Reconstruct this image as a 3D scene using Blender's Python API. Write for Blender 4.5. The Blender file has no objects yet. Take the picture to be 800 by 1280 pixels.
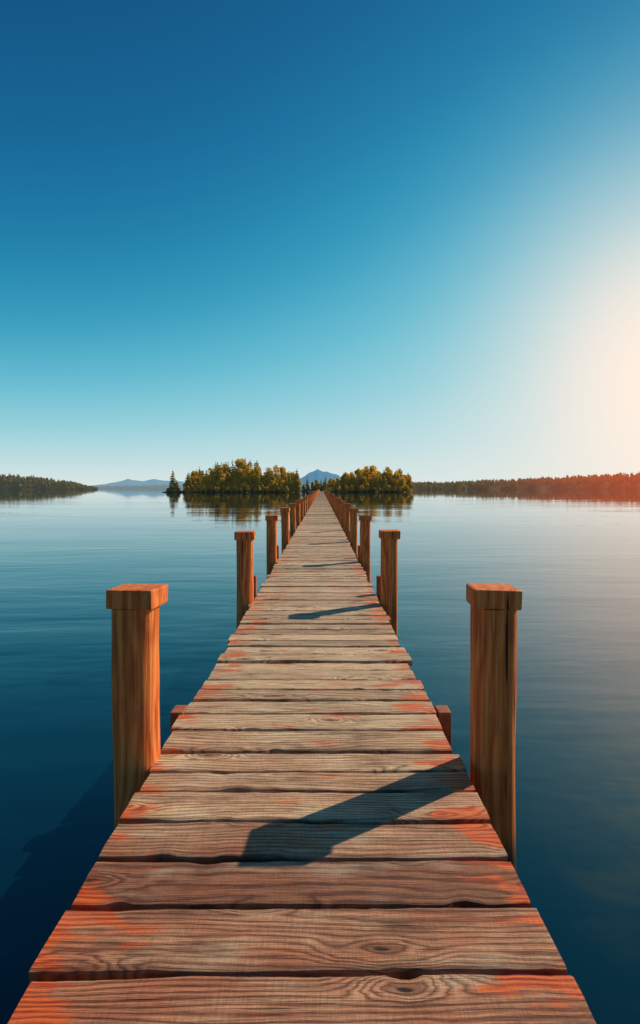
import bpy, math, random
import numpy as np
from mathutils import Vector, noise
random.seed(7); rng=np.random.default_rng(11)
S=bpy.context.scene
S.view_settings.view_transform='Standard'; S.view_settings.look='None'; S.view_settings.exposure=0
def lin(c):
    return tuple((x/255/12.92 if x/255<=.04045 else ((x/255+.055)/1.055)**2.4) for x in c)+(1,)
WZ=-0.55
# ---------------- helpers
class NT:
    def __init__(s,nt): s.nt=nt; s.n=nt.nodes; s.l=nt.links
    def new(s,t,**k):
        o=s.n.new(t)
        for a,b in k.items(): setattr(o,a,b)
        return o
    def put(s,sock,v):
        if isinstance(v,bpy.types.NodeSocket): s.l.new(v,sock)
        elif v is not None: sock.default_value=v
    def math(s,op,a,b=None,c=None,clamp=False):
        o=s.new('ShaderNodeMath',operation=op,use_clamp=clamp)
        s.put(o.inputs[0],a)
        if b is not None: s.put(o.inputs[1],b)
        if c is not None: s.put(o.inputs[2],c)
        return o.outputs[0]
    def mix(s,f,a,b,bt='MIX'):
        o=s.new('ShaderNodeMixRGB',blend_type=bt)
        s.put(o.inputs[0],f); s.put(o.inputs[1],a); s.put(o.inputs[2],b); return o.outputs[0]
    def fmix(s,f,a,b):
        o=s.new('ShaderNodeMix',data_type='FLOAT')
        s.put(o.inputs[0],f); s.put(o.inputs[2],a); s.put(o.inputs[3],b); return o.outputs[0]
    def ramp(s,f,st,interp='LINEAR'):
        o=s.new('ShaderNodeValToRGB'); r=o.color_ramp; r.interpolation=interp
        while len(r.elements)<len(st): r.elements.new(.5)
        for e,(p,c) in zip(r.elements,st):
            e.position=p; e.color=c if not isinstance(c,(int,float)) else (c,c,c,1)
        s.put(o.inputs[0],f); return o.outputs[0]
    def noise(s,v,sc=1,d=2,r=.5,dist=0):
        o=s.new('ShaderNodeTexNoise'); s.put(o.inputs['Vector'],v)
        o.inputs['Scale'].default_value=sc; o.inputs['Detail'].default_value=d
        o.inputs['Roughness'].default_value=r; o.inputs['Distortion'].default_value=dist
        return o.outputs['Fac']
    def comb(s,x,y,z):
        o=s.new('ShaderNodeCombineXYZ')
        for i,v in enumerate((x,y,z)): s.put(o.inputs[i],v)
        return o.outputs[0]
    def sep(s,v):
        o=s.new('ShaderNodeSeparateXYZ'); s.put(o.inputs[0],v); return o.outputs
    def mr(s,v,a,b,c=0,d=1,smooth=True):
        o=s.new('ShaderNodeMapRange'); o.interpolation_type='SMOOTHSTEP' if smooth else 'LINEAR'
        s.put(o.inputs[0],v)
        for i,q in zip((1,2,3,4),(a,b,c,d)): s.put(o.inputs[i],q)
        return o.outputs[0]
def mat(name):
    m=bpy.data.materials.new(name); m.use_nodes=True
    t=NT(m.node_tree); b=m.node_tree.nodes['Principled BSDF']
    return m,t,b
def mkobj(name,v,f,m,smooth=False,attrs=None,parent=None):
    me=bpy.data.meshes.new(name); me.from_pydata([tuple(map(float,p)) for p in v],[],[tuple(map(int,q)) for q in f]); me.update()
    if attrs:
        for k,(ty,data) in attrs.items():
            a=me.attributes.new(k,ty,'POINT')
            a.data.foreach_set('vector' if ty=='FLOAT_VECTOR' else 'value',np.asarray(data,dtype=np.float32).ravel())
    if smooth: me.polygons.foreach_set('use_smooth',[True]*len(me.polygons))
    me.materials.append(m)
    o=bpy.data.objects.new(name,me); S.collection.objects.link(o)
    if parent: o.parent=parent
    return o

# ---------------- sun + world
AZ,EL=math.radians(55),math.radians(34)
sd=Vector((math.sin(AZ)*math.cos(EL),math.cos(AZ)*math.cos(EL),math.sin(EL)))
L=bpy.data.lights.new('sun','SUN'); L.energy=5.0; L.angle=math.radians(.5); L.color=(1,.82,.58)
lo=bpy.data.objects.new('sun',L); S.collection.objects.link(lo)
lo.rotation_euler=sd.to_track_quat('Z','Y').to_euler(); lo.location=(20,20,20)
W=bpy.data.worlds.new('World'); S.world=W; W.use_nodes=True
t=NT(W.node_tree); bg=W.node_tree.nodes['Background']
tc=t.new('ShaderNodeTexCoord').outputs['Generated']
x,y,z=t.sep(tc)
ga,ge=math.radians(34),math.radians(9.5)
g=(math.sin(ga)*math.cos(ge),math.cos(ga)*math.cos(ge),math.sin(ge))
dp=t.new('ShaderNodeVectorMath',operation='DOT_PRODUCT'); t.put(dp.inputs[0],tc); dp.inputs[1].default_value=g
ang=t.math('ARCCOSINE',t.math('MINIMUM',dp.outputs['Value'],.99999))
an=t.math('DIVIDE',ang,1.4)
wide=t.ramp(an,[(0,.74),(.2,.62),(.4,.40),(.6,.18),(.8,.05),(1,0)],'B_SPLINE')
zeff=t.math('MULTIPLY',z,t.math('SUBTRACT',1,wide))
base=t.ramp(zeff,[(0,lin((226,236,231))),(.035,lin((198,226,230))),(.085,lin((152,212,223))),(.15,lin((98,190,212))),(.23,lin((50,158,193))),(.33,lin((26,126,170))),(.45,lin((17,101,150))),(.62,lin((14,78,126))),(1,lin((8,40,80)))],'B_SPLINE')
warm=t.ramp(an,[(0,1),(.06,1),(.12,.70),(.18,.32),(.25,.09),(.32,.01),(.4,0)],'B_SPLINE')
c2=t.mix(warm,base,(1.08,.90,.76,1))
sky=t.new('ShaderNodeTexSky'); sky.sky_type='NISHITA'; sky.sun_disc=False
sky.sun_elevation=EL; sky.sun_rotation=AZ
sk=t.mix(1.0,sky.outputs[0],(.05,.05,.05,1),'MULTIPLY')
c3=t.mix(.05,c2,sk)
t.l.new(c3,bg.inputs['Color']); bg.inputs['Strength'].default_value=1.0

# ---------------- water
m,t,b=mat('water')
P=t.new('ShaderNodeNewGeometry').outputs['Position']; px,py,pz=t.sep(P)
v1=t.comb(t.math('MULTIPLY',px,.35),py,0)
n1=t.noise(v1,.55,3,.5,.4); n2=t.noise(v1,2.6,2,.5,.6); n3=t.noise(t.comb(t.math('MULTIPLY',px,.25),py,0),.12,1,.5)
# calm and ruffled patches
calm=t.mr(t.noise(t.comb(t.math('MULTIPLY',px,.3),py,3),.09,2,.5),.38,.62,.35,1.3)
h=t.math('ADD',t.math('MULTIPLY',n1,.021),t.math('MULTIPLY',n2,.0034)); h=t.math('MULTIPLY',h,calm); h=t.math('ADD',h,t.math('MULTIPLY',n3,.035))
bp=t.new('ShaderNodeBump'); bp.inputs['Distance'].default_value=1.0
t.put(bp.inputs['Strength'],t.mr(py,14,130,1,.17))
t.l.new(h,bp.inputs['Height']); t.l.new(bp.outputs[0],b.inputs['Normal'])
bott=t.ramp(t.noise(P,1.5,5,.62,1.2),[(.40,0),(.66,1)])
near=t.math('MULTIPLY',t.mr(px,.8,2.0),t.mr(py,6.5,1.5))
bc=t.mix(t.math('MULTIPLY',bott,t.math('MULTIPLY',near,.9)),(.0010,.014,.028,1),(.048,.050,.012,1))
t.l.new(bc,b.inputs['Base Color']); b.inputs['Roughness'].default_value=.02; b.inputs['IOR'].default_value=1.55
R=16000
mkobj('lake_water',[(-R,-R,WZ),(R,-R,WZ),(R,R,WZ),(-R,R,WZ)],[(0,1,2,3)],m)

# ---------------- wood materials
def plank_mat():
    m,t,b=mat('weathered_planks')
    A=t.new('ShaderNodeAttribute',attribute_name='brd').outputs['Vector']
    u,v,i=t.sep(A)
    P=t.new('ShaderNodeNewGeometry').outputs['Position']; px,py,pz=t.sep(P)
    io=t.math('MULTIPLY',i,13.7)
    kn=t.noise(t.comb(t.math('MULTIPLY',u,6),t.math('MULTIPLY',v,18),io),1,2,.5)
    kv=t.comb(t.math('ADD',t.math('ADD',t.math('MULTIPLY',u,1.15),io),t.math('MULTIPLY',kn,.12)),t.math('ADD',t.math('ADD',t.math('MULTIPLY',v,3.4),t.math('MULTIPLY',kn,.10)),t.math('MULTIPLY',i,5.31)),0)
    vo=t.new('ShaderNodeTexVoronoi',voronoi_dimensions='2D'); vo.inputs['Scale'].default_value=.9; t.put(vo.inputs['Vector'],kv)
    d=vo.outputs['Distance']
    fall=t.mr(d,.05,.28,1,0)
    wv=t.comb(t.math('ADD',t.math('MULTIPLY',u,.7),io),t.math('MULTIPLY',v,3.5),io)
    warp=t.noise(wv,1.3,2,.5)
    wn=t.new('ShaderNodeTexWhiteNoise',noise_dimensions='1D'); t.put(wn.inputs['W'],i)
    rnd=wn.outputs['Value']
    fr=t.math('MULTIPLY_ADD',rnd,26,24)
    lin_ph=t.math('ADD',t.math('MULTIPLY',v,fr),t.math('MULTIPLY',warp,5.5))
    ph=t.fmix(fall,lin_ph,t.math('MULTIPLY',d,19))
    jit=t.noise(t.comb(t.math('MULTIPLY',u,4),t.math('MULTIPLY',v,60),io),1,3,.6)
    ring=t.math('SINE',t.math('ADD',t.math('MULTIPLY',ph,6.283),t.math('MULTIPLY',jit,7)))
    ring=t.math('MULTIPLY_ADD',ring,.5,.5)
    ring=t.math('POWER',ring,.7)
    fib=t.noise(t.comb(t.math('MULTIPLY',u,5),t.math('MULTIPLY',t.math('ADD',v,t.math('MULTIPLY',warp,.06)),190),io),1,4,.7)
    saw=t.noise(t.comb(t.math('MULTIPLY',u,190),t.math('MULTIPLY',v,16),io),1,2,.5)
    blot=t.noise(t.comb(t.math('MULTIPLY',u,2.2),t.math('MULTIPLY',v,7),io),1,4,.6)
    chk=t.mr(t.noise(t.comb(t.math('MULTIPLY',u,1.6),t.math('MULTIPLY',t.math('ADD',v,t.math('MULTIPLY',warp,.05)),60),t.math('ADD',io,3)),1,2,.55),.30,.24)
    new=t.ramp(ring,[(0,(.13,.036,.018,1)),(.4,(.33,.108,.054,1)),(1,(.46,.185,.098,1))])  # red-brown tone of the boards nearest the camera
    far_tone=t.ramp(ring,[(0,(.27,.155,.080,1)),(.4,(.60,.41,.25,1)),(1,(.78,.59,.39,1))])
    far_mix=t.math('ADD',t.mr(py,1.4,4.0),t.math('MULTIPLY',t.math('SUBTRACT',rnd,.5),.5))  # tone shifts from red-brown near the camera to pale further out
    far_mix=t.math('ADD',far_mix,t.math('MULTIPLY',t.math('SUBTRACT',blot,.5),1.7),clamp=True)
    c=t.mix(far_mix,new,far_tone)
    c=t.mix(.85,c,t.ramp(fib,[(.3,(.30,.27,.25,1)),(.5,(.9,.9,.9,1)),(.66,(1.28,1.25,1.2,1))]),'MULTIPLY')
    c=t.mix(.32,c,t.ramp(saw,[(.3,.5),(.65,1.2)]),'MULTIPLY')
    val=t.math('MULTIPLY_ADD',rnd,.5,.74)
    c=t.mix(1,c,t.comb(val,val,val),'MULTIPLY')
    c=t.mix(t.math('MULTIPLY',t.mr(blot,.52,.75),.4),c,(.64,.54,.42,1))
    dk=t.mr(t.noise(t.comb(t.math('MULTIPLY',u,3),t.math('MULTIPLY',v,10),t.math('ADD',io,5)),1,5,.65),.50,.72)
    c=t.mix(t.math('MULTIPLY',dk,.68),c,(.085,.036,.022,1))
    c=t.mix(t.mr(d,.10,.04,0,.65),c,(.15,.045,.020,1))
    c=t.mix(t.mr(d,.035,.018),c,(.03,.013,.008,1))
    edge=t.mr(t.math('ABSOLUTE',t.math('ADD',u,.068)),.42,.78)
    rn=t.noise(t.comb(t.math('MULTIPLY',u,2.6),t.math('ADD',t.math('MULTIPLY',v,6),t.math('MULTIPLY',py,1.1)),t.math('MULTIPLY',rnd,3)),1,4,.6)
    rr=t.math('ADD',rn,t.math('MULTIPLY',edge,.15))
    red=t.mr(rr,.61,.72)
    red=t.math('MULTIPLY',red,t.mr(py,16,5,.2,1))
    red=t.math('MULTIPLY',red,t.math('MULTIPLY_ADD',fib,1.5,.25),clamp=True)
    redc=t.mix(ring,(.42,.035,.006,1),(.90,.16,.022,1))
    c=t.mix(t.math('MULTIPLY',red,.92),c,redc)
    ed=t.mr(t.math('ABSOLUTE',v),.085,.13)
    c=t.mix(t.math('MULTIPLY',ed,.5),c,(.08,.038,.024,1))
    c=t.mix(t.math('MULTIPLY',chk,.85),c,(.035,.018,.012,1))
    t.l.new(c,b.inputs['Base Color'])
    b.inputs['Roughness'].default_value=.6; b.inputs['Specular IOR Level'].default_value=.3
    hh=t.math('ADD',t.math('MULTIPLY',ring,.0018),t.math('MULTIPLY',fib,.007)); hh=t.math('ADD',hh,t.math('MULTIPLY',saw,.0012))
    hh=t.math('SUBTRACT',hh,t.math('MULTIPLY',t.mr(d,.05,.01),.002)); hh=t.math('SUBTRACT',hh,t.math('MULTIPLY',chk,.004))
    bp=t.new('ShaderNodeBump'); bp.inputs['Strength'].default_value=1; bp.inputs['Distance'].default_value=1
    t.l.new(hh,bp.inputs['Height']); t.l.new(bp.outputs[0],b.inputs['Normal'])
    return m
def post_mat(name,k=1.0):
    m,t,b=mat(name)
    tc=t.new('ShaderNodeTexCoord').outputs['Object']; x,y,z=t.sep(tc)
    oi=t.new('ShaderNodeObjectInfo').outputs['Random']; o=t.math('MULTIPLY',oi,30)
    wv=t.noise(t.comb(t.math('ADD',x,o),y,t.math('MULTIPLY',z,.22)),5,2,.5)
    ph=t.math('ADD',t.math('MULTIPLY',t.math('SUBTRACT',x,t.math('MULTIPLY',y,.6)),26),t.math('MULTIPLY',wv,9))
    ring=t.math('MULTIPLY_ADD',t.math('SINE',t.math('MULTIPLY',ph,3.1)),.5,.5)
    fib=t.noise(t.comb(t.math('ADD',t.math('MULTIPLY',x,75),o),t.math('MULTIPLY',y,75),t.math('MULTIPLY',z,2.2)),1,4,.65)
    blot=t.noise(t.comb(t.math('ADD',x,o),y,t.math('MULTIPLY',z,.4)),6,4,.6)
    c=t.ramp(ring,[(0,(.62,.140,.034,1)),(.5,(.76,.195,.048,1)),(1,(.82,.25,.066,1))])
    c=t.mix(.75,c,t.ramp(fib,[(.3,(.42,.34,.30,1)),(.55,(1.12,1.10,1.1,1))]),'MULTIPLY')
    c=t.mix(t.mr(blot,.48,.78,0,.7),c,(.32,.070,.026,1))
    crack=t.mr(t.noise(t.comb(t.math('ADD',t.math('MULTIPLY',x,28),o),t.math('MULTIPLY',y,28),t.math('MULTIPLY',z,.9)),1,2,.5),.31,.26)
    c=t.mix(crack,c,(.06,.02,.01,1))
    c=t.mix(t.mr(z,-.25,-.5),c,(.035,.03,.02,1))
    t.l.new(c,b.inputs['Base Color']); b.inputs['Roughness'].default_value=.65; b.inputs['Specular IOR Level'].default_value=.15
    hh=t.math('ADD',t.math('MULTIPLY',ring,.0006),t.math('MULTIPLY',fib,.009)); hh=t.math('SUBTRACT',hh,t.math('MULTIPLY',crack,.005))
    bp=t.new('ShaderNodeBump'); bp.inputs['Strength'].default_value=.85; bp.inputs['Distance'].default_value=1
    t.l.new(hh,bp.inputs['Height']); t.l.new(bp.outputs[0],b.inputs['Normal'])
    return m
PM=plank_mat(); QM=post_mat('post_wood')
m,t,b=mat('beam_wood')
tc=t.new('ShaderNodeTexCoord').outputs['Object']
f=t.noise(tc,9,5,.6)
t.l.new(t.ramp(f,[(.3,(.16,.045,.018,1)),(.7,(.44,.13,.045,1))]),b.inputs['Base Color']); b.inputs['Roughness'].default_value=.75
BM=m

pier=bpy.data.objects.new('wooden_pier',None); S.collection.objects.link(pier)
XL,XR=-.847,.711
V=[];F=[];BR=[]
edges=[.95,1.20,1.43,1.665,1.93,2.17,2.42,2.665,2.86,3.07,3.34,3.57,3.79]
while edges[-1]<242: edges.append(edges[-1]+random.uniform(.19,.27))
for k in range(len(edges)-1):
    y0,y1=edges[k],edges[k+1]; gap=random.uniform(.014,.026); 
    yc=(y0+y1)/2; hw=(y1-y0-gap)/2
    near=yc<14; ns=72 if yc<6 else (24 if near else 1)
    ex0=XL+random.gauss(0,.013); ex1=XR+random.gauss(0,.013)
    dz=random.gauss(0,.004); tilt=random.gauss(0,.014); skew=random.gauss(0,.005); seed=random.random()*100; th=.045
    r=.008
    prof=[(-hw,-th),(-hw,-r*1.6),(-hw+r*.5,-r*.4),(-hw+r*1.8,0),(-hw*.33,.0),(hw*.33,0),(hw-r*1.8,0),(hw-r*.5,-r*.4),(hw,-r*1.6),(hw,-th)] if near else [(-hw,-th),(-hw,0),(hw,0),(hw,-th)]
    n=len(prof); b0=len(V)
    for s in range(ns+1):
        x=ex0+(ex1-ex0)*s/ns
        def wob(q): 
            return noise.noise((x*2.6,seed+q,0))*.010+noise.noise((x*11,seed+q,3))*.005+noise.noise((x*31,seed+q,5))*.002-max(0,noise.noise((x*6,seed+q,8))-.32)*.06*(1 if q else -1)
        wa=wob(0) if near else 0
        wb=wob(9) if near else 0
        zz=noise.noise((x*1.7,seed+20,0))*.005 if near else 0
        e0=noise.noise((seed,k,1))
        for jj,(py_,pz_) in enumerate(prof):
            w=wa*max(0,-py_/hw)+wb*max(0,py_/hw)
            xo=noise.noise((jj*.9,seed,s))*.006 if s in (0,ns) and near else 0
            V.append((x+xo,yc+py_+w+skew*(x),pz_+dz+zz+tilt*py_)); BR.append((x,py_,float(k)))
    for s in range(ns):
        a=b0+s*n; c=a+n
        for j in range(n): 
            j2=(j+1)%n; F.append((a+j,a+j2,c+j2,c+j))
    F.append(tuple(b0+j for j in range(n))[::-1]); e=b0+ns*n; F.append(tuple(e+j for j in range(n)))
o=mkobj('planks',V,F,PM,attrs={'brd':('FLOAT_VECTOR',BR)},parent=pier)
import bmesh
bm=bmesh.new(); bm.from_mesh(o.data); bmesh.ops.recalc_face_normals(bm,faces=bm.faces); bm.to_mesh(o.data); bm.free()

def box(V,F,x0,x1,y0,y1,z0,z1,bv=.006):
    b=len(V); 
    bm=bmesh.new(); bmesh.ops.create_cube(bm,size=1)
    for v in bm.verts: v.co=Vector(((x0+x1)/2+v.co.x*(x1-x0),(y0+y1)/2+v.co.y*(y1-y0),(z0+z1)/2+v.co.z*(z1-z0)))
    if bv: bmesh.ops.bevel(bm,geom=bm.edges[:],offset=bv,segments=2,affect='EDGES',profile=.6)
    bm.verts.index_update()
    V+= [tuple(v.co) for v in bm.verts]; F+=[tuple(b+v.index for v in f.verts) for f in bm.faces]; bm.free()
V=[];F=[]
for xc in (XL+.16,(XL+XR)/2,XR-.16): box(V,F,xc-.05,xc+.05,.7,242,-.23,-.058,.004)
mkobj('stringers',V,F,BM,parent=pier)
V=[];F=[];V2=[];F2=[]
PY=[3.02+4.0*i for i in range(60)]
for i,yy in enumerate(PY):
    yb=yy+.60
    box(V,F,XL-.085,XR+.085,yb-.07,yb+.07,-.36,-.235,.006)
    if i==0:
        for xx in (XL-.05,XR+.052): box(V2,F2,xx-.04,xx+.04,yb-.06,yb+.07,-.7,.012,.008)
    elif i<14:
        for xx in (XL-.055,XR+.057): box(V2,F2,xx-.04,xx+.04,yb-.05,yb+.05,-1.2,.24,.008)
mkobj('crossbeams',V,F,BM,parent=pier); mkobj('stub_posts',V2,F2,BM,parent=pier)
def post_mesh(seed,r=.112,top=.885,segs=40,rings=36,cw=.118,ch=.098):
    V=[];F=[]
    z0=-2.2; z1=top-ch
    for k in range(rings+1):
        zz=z0+(z1-z0)*k/rings
        bx=noise.noise((zz*.9,seed,1))*.014; by=noise.noise((zz*.9,seed,7))*.014
        for s in range(segs):
            a=2*math.pi*s/segs
            q=(abs(math.cos(a))**2.6+abs(math.sin(a))**2.6)**(-1/2.6)
            rr=r*(.94*q)*(1+.07*noise.noise((math.cos(a)*1.3,math.sin(a)*1.3+seed,zz*1.2))+.035*noise.noise((math.cos(a)*5,math.sin(a)*5+seed,zz*2.5)))
            V.append((bx+rr*math.cos(a),by+rr*math.sin(a),zz))
    for k in range(rings):
        for s in range(segs):
            s2=(s+1)%segs; F.append((k*segs+s,k*segs+s2,(k+1)*segs+s2,(k+1)*segs+s))
    ns=len(F)
    b=len(V)
    box(V,F,-cw,cw,-cw,cw,top-ch,top,.010)
    for i in range(b,len(V)):
        x,y,z=V[i]; V[i]=(x+noise.noise((x*4,y*4+seed,z*4))*.012,y+noise.noise((x*4,y*4+seed,z*4+9))*.012,z+noise.noise((x*5,y*5,seed+z))*.008)
    return V,F,ns
for i,yy in enumerate(PY[:9]):
    for sgn in (-1,1):
        sd_=i*2+(sgn>0)+.37
        V,F,ns=post_mesh(sd_,r=.118 if i==0 else .106,cw=(.119 if sgn<0 else .114) if i==0 else .118,rings=60 if i==0 else 36)
        xx={(-1,0):-.958,(1,0):.888,(-1,1):-.935,(1,1):.825}.get((sgn,i),(XL-.105) if sgn<0 else (XR+.125))
        o=mkobj('wooden_post',V,F,QM)
        sm=[k<ns for k in range(len(F))]; o.data.polygons.foreach_set('use_smooth',sm)
        o.location=(xx,yy+random.uniform(-.04,.04)-(.06 if sgn>0 and i==0 else 0),random.uniform(-.01,.01)+(-.005 if i==0 else 0))
        o.rotation_euler=(random.gauss(0,.006),random.gauss(0,.006)*(0 if i==0 else 1),random.gauss(0,.05))
V=[];F=[]
for i,yy in enumerate(PY[9:]):
    for sgn in (-1,1):
        v,f,_=post_mesh(i*2+sgn,segs=10,rings=3); b=len(V)
        xx=(XL-.105) if sgn<0 else (XR+.125)
        V+=[(p[0]+xx,p[1]+yy,p[2]) for p in v]; F+=[tuple(b+q for q in ff) for ff in f]
mkobj('distant_posts',V,F,QM,parent=pier)

# ---------------- vegetation
def foliage_mat(name,stops,haze=None,hz=0,trf=.45,stops2=None,haze2=None,xr=(150,430)):
    m,t,b=mat(name)
    A=t.new('ShaderNodeAttribute',attribute_name='tint').outputs['Fac']
    c=t.ramp(A,stops)
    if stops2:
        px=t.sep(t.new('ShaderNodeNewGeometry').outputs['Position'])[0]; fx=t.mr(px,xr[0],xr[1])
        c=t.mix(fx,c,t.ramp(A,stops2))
    t.l.new(c,b.inputs['Base Color']); b.inputs['Roughness'].default_value=.8; b.inputs['Specular IOR Level'].default_value=.1
    tr=t.new('ShaderNodeBsdfTranslucent'); t.l.new(c,tr.inputs['Color'])
    mx=t.new('ShaderNodeMixShader'); mx.inputs[0].default_value=trf
    t.l.new(b.outputs[0],mx.inputs[1]); t.l.new(tr.outputs[0],mx.inputs[2])
    out=m.node_tree.nodes['Material Output']; last=mx.outputs[0]
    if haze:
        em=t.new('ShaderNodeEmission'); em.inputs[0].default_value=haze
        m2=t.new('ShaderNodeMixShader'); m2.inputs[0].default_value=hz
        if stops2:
            t.l.new(t.mix(fx,haze,haze2),em.inputs[0]); t.l.new(t.math('MULTIPLY_ADD',fx,.20,hz),m2.inputs[0])  # painted haze emission, warmer and stronger toward the sunward end
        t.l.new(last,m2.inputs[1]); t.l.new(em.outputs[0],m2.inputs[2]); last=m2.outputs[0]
    t.l.new(last,out.inputs['Surface']); return m
class Veg:
    def __init__(s): s.V=[];s.F=[];s.T=[];s.n=0
    def quads(s,c,nrm,size,tint):
        n=len(c); nrm=nrm/np.linalg.norm(nrm,axis=1,keepdims=True)
        r=rng.normal(size=(n,3)); a=np.cross(nrm,r); a/=np.linalg.norm(a,axis=1,keepdims=True); bb=np.cross(nrm,a)
        sz=(size*rng.uniform(.6,1.3,n))[:,None]
        k=rng.uniform(.5,1.1,(n,1))
        q=np.stack([c-a*sz,c-bb*sz*k,c+a*sz,c+bb*sz*k],1).reshape(-1,3)
        s.V.append(q); ids=np.arange(n*4).reshape(-1,4)+s.n; s.F.append(ids); s.n+=n*4; s.T.append(np.repeat(tint,4))
    def trunk(s,p,h,r):
        a=np.array([(math.cos(q),math.sin(q)) for q in np.linspace(0,2*math.pi,6,endpoint=False)])
        lo=np.c_[p[0]+a[:,0]*r,p[1]+a[:,1]*r,np.full(6,p[2]-.5)]; hi=np.c_[p[0]+a[:,0]*r*.3,p[1]+a[:,1]*r*.3,np.full(6,p[2]+h)]
        s.V.append(np.r_[lo,hi]); s.F.append(np.array([(s.n+i,s.n+(i+1)%6,s.n+6+(i+1)%6,s.n+6+i) for i in range(6)])); s.n+=12; s.T.append(np.zeros(12))
    def broad(s,p,h,n=500,leaf=.5,tint=.5):
        p=np.array(p,float); s.trunk(p,h*.7,h*.025)
        nl=rng.integers(7,11); R=h*.25
        for k in range(nl):
            a=rng.uniform(0,6.28); f=rng.uniform(.15,1.0); rad=R*(1.15-abs(f-.35)*1.45)
            c=p+np.array([math.cos(a)*rad*.6,math.sin(a)*rad*.6,h*(.08+.80*f)]); lr=R*rng.uniform(.32,.58)*(1.15-.45*f)
            m=n//nl; d=rng.normal(size=(m,3)); d/=np.linalg.norm(d,axis=1,keepdims=True)
            pos=c+d*lr*rng.uniform(.6,1.15,(m,1))*np.array([1,1,1.15])
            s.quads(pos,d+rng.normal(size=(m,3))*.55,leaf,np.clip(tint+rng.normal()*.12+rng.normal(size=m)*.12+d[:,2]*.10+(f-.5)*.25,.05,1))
    def conifer(s,p,h,n=450,leaf=.45,tint=.3,w=.2,full=1.0):
        p=np.array(p,float); s.trunk(p,h*.96,h*.018)
        f=1-np.sqrt(rng.uniform(0,1,n))*.95; 
        a=rng.uniform(0,6.28,n); tiers=np.round(f*h/1.0+np.sin(a*2)*.3)/(h/1.0)
        lim=h*w*(1-f)**.75*(.75+.25*np.sin(a*3+tiers*40))+.18
        rr=lim*np.sqrt(rng.uniform(.1,1,n))
        zz=h*(tiers*.5+f*.5)-rr*.25
        pos=np.c_[p[0]+np.cos(a)*rr,p[1]+np.sin(a)*rr,p[2]+zz]
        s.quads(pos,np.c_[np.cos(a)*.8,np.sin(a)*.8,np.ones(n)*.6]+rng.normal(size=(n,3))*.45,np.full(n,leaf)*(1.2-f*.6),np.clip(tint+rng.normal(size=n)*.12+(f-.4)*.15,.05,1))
    def build(s,name,m):
        return mkobj(name,np.concatenate(s.V),np.concatenate(s.F),m,attrs={'tint':('FLOAT',np.concatenate(s.T))})
def interp(x,pts): return float(np.interp(x,[p[0] for p in pts],[p[1] for p in pts]))
def mound(name,outline,mt,hgt,zb,cx,cy):
    rx,ry=outline; V=[(cx,cy,zb+hgt)];F=[]; N=96;K=10
    for k in range(1,K+1):
        f=k/K
        for s in range(N):
            a=2*math.pi*s/N; rr=1+.16*noise.noise((math.cos(a)*2+cx,math.sin(a)*2,0))+.05*noise.noise((math.cos(a)*9+cx,math.sin(a)*9,0))
            xx=cx+rx*rr*f*math.cos(a); yy=cy+ry*rr*f*math.sin(a)
            zz=zb+hgt*(1-f**2.5)*(1+.5*noise.noise((xx*.15,yy*.15,0)))-.35*(f**6)
            V.append((xx,yy,zz))
    for s in range(N): F.append((0,1+s,1+(s+1)%N))
    for k in range(K-1):
        for s in range(N):
            a=1+k*N+s; c=1+k*N+(s+1)%N; F.append((a,a+N,c+N,c))
    return mkobj(name,V,F,mt,smooth=True)
m,t,b=mat('shore_ground')
P=t.new('ShaderNodeNewGeometry').outputs['Position']; pz=t.sep(P)[2]
nn=t.noise(P,.6,5,.65)
c=t.ramp(nn,[(.35,(.05,.055,.016,1)),(.6,(.17,.13,.05,1)),(.75,(.28,.21,.11,1))])
c=t.mix(t.mr(pz,WZ+.45,WZ+.1),c,(.18,.13,.08,1))
t.l.new(c,b.inputs['Base Color']); b.inputs['Roughness'].default_value=.9
GM=m
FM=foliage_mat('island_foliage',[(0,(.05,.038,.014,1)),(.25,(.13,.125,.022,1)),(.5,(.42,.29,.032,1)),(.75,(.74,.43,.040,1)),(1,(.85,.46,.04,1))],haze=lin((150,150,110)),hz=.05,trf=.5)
K=720.
def X(px,D): return (px-402)/K*D
D=255
mound('island',((X(372,D)-X(226,D))/2,16),GM,1.6,WZ,(X(226,D)+X(372,D))/2,D+8)
hp=[(206,18),(226,20),(240,30),(256,35),(270,40),(285,41),(300,48),(315,45),(330,39),(345,36),(358,32),(372,27),(380,16)]
v=Veg()
for k in range(130):
    p=random.uniform(233,370); dd=random.uniform(-3,16); Dk=D+dd+2
    hm=(interp(p,hp)-3)/K*Dk*random.uniform(.70,1.03)*(1 if dd>3 else .75)
    if random.random()<.5: v.conifer((X(p,Dk),Dk,WZ+.6),hm*1.02,420,.42,random.uniform(.28,.62),random.uniform(.18,.26))
    else: v.broad((X(p,Dk),Dk,WZ+.6),hm,440,.44,random.uniform(.38,.72))
for k in range(60):
    p=random.uniform(228,374); Dk=D-random.uniform(1,6); v.broad((X(p,Dk),Dk,WZ+.2),random.uniform(1.5,3.6),90,.4,random.uniform(.3,.7))
for p,hh,w in ((216,9.6,.25),(221,5.0,.3),(371,10.2,.22),(362,8,.22),(236,9,.25)): v.conifer((X(p,D),D,WZ+.3),hh,1000,.40,.36,w)
for p in (210,214,219,224): v.broad((X(p,D),D,WZ+.1),2.2,110,.4,.5)
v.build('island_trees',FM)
mound('island',(6,3),GM,.7,WZ,X(217,D),D)
D2=262; 
mound('island',((X(516,D2)-X(410,D2))/2,15),GM,1.4,WZ,(X(516,D2)+X(410,D2))/2,D2+10)
hp2=[(408,17),(420,22),(435,28),(450,34),(470,35),(490,32),(505,29),(513,24),(518,12)]
v=Veg()
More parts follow.
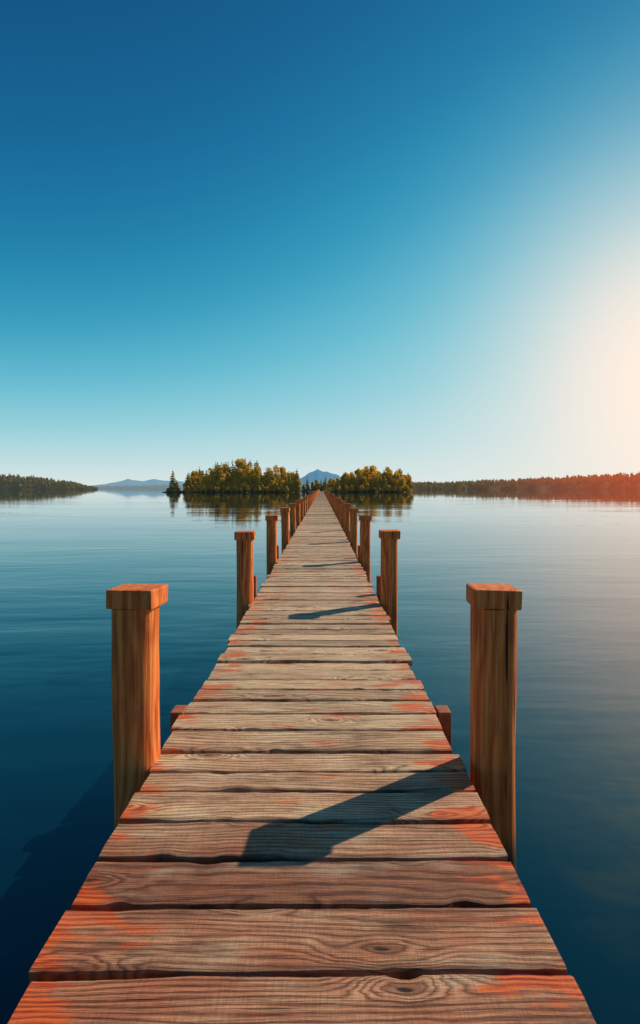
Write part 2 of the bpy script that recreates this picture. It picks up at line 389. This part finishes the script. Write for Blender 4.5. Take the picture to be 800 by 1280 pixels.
for k in range(105):
    p=random.uniform(412,513); dd=random.uniform(-2,18); Dk=D2+dd+2
    hm=(interp(p,hp2)-2)/K*Dk*random.uniform(.72,1.03)*(1 if dd>3 else .75)
    if random.random()<.35: v.conifer((X(p,Dk),Dk,WZ+.6),hm*1.02,340,.42,random.uniform(.35,.6),.23)
    else: v.broad((X(p,Dk),Dk,WZ+.6),hm,380,.44,random.uniform(.42,.72))
for k in range(50):
    p=random.uniform(409,517); Dk=D2-random.uniform(0,4); v.broad((X(p,Dk),Dk,WZ+.2),random.uniform(1.5,3.4),90,.4,random.uniform(.3,.7))
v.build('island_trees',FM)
D3=330
mound('island',(26,10),GM,1.0,WZ,X(396,D3),D3+4)
v=Veg()
for k in range(34):
    p=random.uniform(374,432); Dk=D3+random.uniform(-2,8)
    hm=random.uniform(3.5,7.5)
    (v.conifer((X(p,Dk),Dk,WZ+.5),hm*1.2,200,.42,.28) if random.random()<.5 else v.broad((X(p,Dk),Dk,WZ+.5),hm,200,.5,.45))
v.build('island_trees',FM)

# far shores
def shore(name,pts,D,colf,n,haze,hz,x0,x1,depth=90,leaf=1.1,col2=None,haze2=None):
    V=[];F=[];N=200;T=[]
    fm=foliage_mat(name+'_foliage',colf,haze,hz,.4,col2,haze2)
    for s in range(N+1):
        p=x0+(x1-x0)*s/N; h=max(.6,(interp(p,pts))/K*D*.74)
        xx=X(p,D)
        q=noise.noise((p*.05,3,D))*8
        for (dy,hz_) in ((0,-.4),(3,.5),(6,h*.45),(depth*.5,h*.85),(depth,h*1.0),(depth*1.8,-.5)):
            V.append((xx*(1+dy/D),D+dy+q,WZ+hz_+noise.noise((p*.2,dy,1))*.06*h*(hz_>1))); T.append(.2)
    for s in range(N):
        for j in range(5): a=s*6+j; F.append((a,a+6,a+7,a+1))
    v=Veg()
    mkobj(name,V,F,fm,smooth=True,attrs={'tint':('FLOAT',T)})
    for k in range(n):
        p=random.uniform(x0,x1); f=random.random(); H=interp(p,pts)/K*D
        if H<1.5 and random.random()<.5: continue
        dy=3+f*depth; Dk=D+dy+noise.noise((p*.05,3,D))*8
        zb=WZ+(H*.74*(.45+.55*f)-1.0 if f>.06 else 0)
        hm=min(max(2,H*.34),8)*random.uniform(.7,1.2)
        if random.random()<.45: v.conifer((X(p,D)*(1+dy/D),Dk,zb),hm*1.15,50,leaf,random.uniform(.2,.65),.26)
        else: v.broad((X(p,D)*(1+dy/D),Dk,zb),hm,56,leaf,random.uniform(.3,.95))
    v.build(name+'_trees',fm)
DK=[(0,(.04,.036,.016,1)),(.4,(.15,.125,.03,1)),(1,(.48,.31,.07,1))]
GLOW_RD=[(0,(.06,.030,.014,1)),(.4,(.20,.080,.030,1)),(1,(.50,.19,.05,1))]  # reddish-brown shore foliage with warm sun glow painted into the colour
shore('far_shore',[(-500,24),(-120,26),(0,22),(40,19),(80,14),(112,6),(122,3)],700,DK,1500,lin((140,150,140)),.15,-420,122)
shore('far_shore',[(515,10),(560,11),(620,14),(700,18),(760,22),(820,25),(1000,30),(1500,32)],760,DK,2600,lin((150,140,120)),.16,508,1350,col2=GLOW_RD,haze2=lin((250,125,85)))
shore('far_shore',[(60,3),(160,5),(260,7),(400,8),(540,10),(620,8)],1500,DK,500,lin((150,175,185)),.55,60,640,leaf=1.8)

def ridge(name,pts,D,col,rough=.08):
    V=[];F=[]; x0,x1=pts[0][0],pts[-1][0]; N=200
    for s in range(N+1):
        p=x0+(x1-x0)*s/N; h=interp(p,pts)/K*D; h*=1+rough*noise.fractal((p*.12,D*.01,0),1,2,5)
        for (dy,f) in ((0,0),(D*.03,.45),(D*.06,.8),(D*.09,1),(D*.14,.6),(D*.2,0)):
            q=noise.fractal((p*.15,dy*.004,5),1,2,4)*.12*h*(0<f<1)
            V.append((X(p,D)*(1+dy/D),D+dy,WZ-2+(h+q)*(f)*(1+dy/D)))
    for s in range(N):
        for j in range(5): a=s*6+j; F.append((a,a+6,a+7,a+1))
    m,t,b=mat(name+'_hazed_rock')
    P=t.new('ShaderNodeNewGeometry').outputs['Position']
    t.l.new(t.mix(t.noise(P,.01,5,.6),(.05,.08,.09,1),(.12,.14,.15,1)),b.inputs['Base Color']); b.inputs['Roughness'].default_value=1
    em=t.new('ShaderNodeEmission'); em.inputs[0].default_value=col  # emission paints blue distance haze over the rock
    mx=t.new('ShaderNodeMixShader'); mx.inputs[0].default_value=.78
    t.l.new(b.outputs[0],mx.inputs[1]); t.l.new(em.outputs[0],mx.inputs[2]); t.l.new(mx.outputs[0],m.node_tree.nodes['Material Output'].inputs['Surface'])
    mkobj(name,V,F,m,smooth=True)
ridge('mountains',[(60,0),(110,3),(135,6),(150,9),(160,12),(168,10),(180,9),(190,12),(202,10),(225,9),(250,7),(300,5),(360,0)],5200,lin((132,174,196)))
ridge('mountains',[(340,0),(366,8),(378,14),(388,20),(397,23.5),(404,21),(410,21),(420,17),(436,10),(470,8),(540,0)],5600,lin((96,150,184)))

# ---------------- camera
cam=bpy.data.cameras.new('camera'); co=bpy.data.objects.new('camera',cam); S.collection.objects.link(co)
cam.sensor_fit='VERTICAL'; cam.sensor_height=36; cam.lens=36*720/1280; cam.clip_end=40000; cam.clip_start=.05
cam.shift_y=-30/1280; cam.shift_x=-2/1280
co.location=(0,0,1.4); co.rotation_euler=(math.radians(90),0,0)
S.camera=co
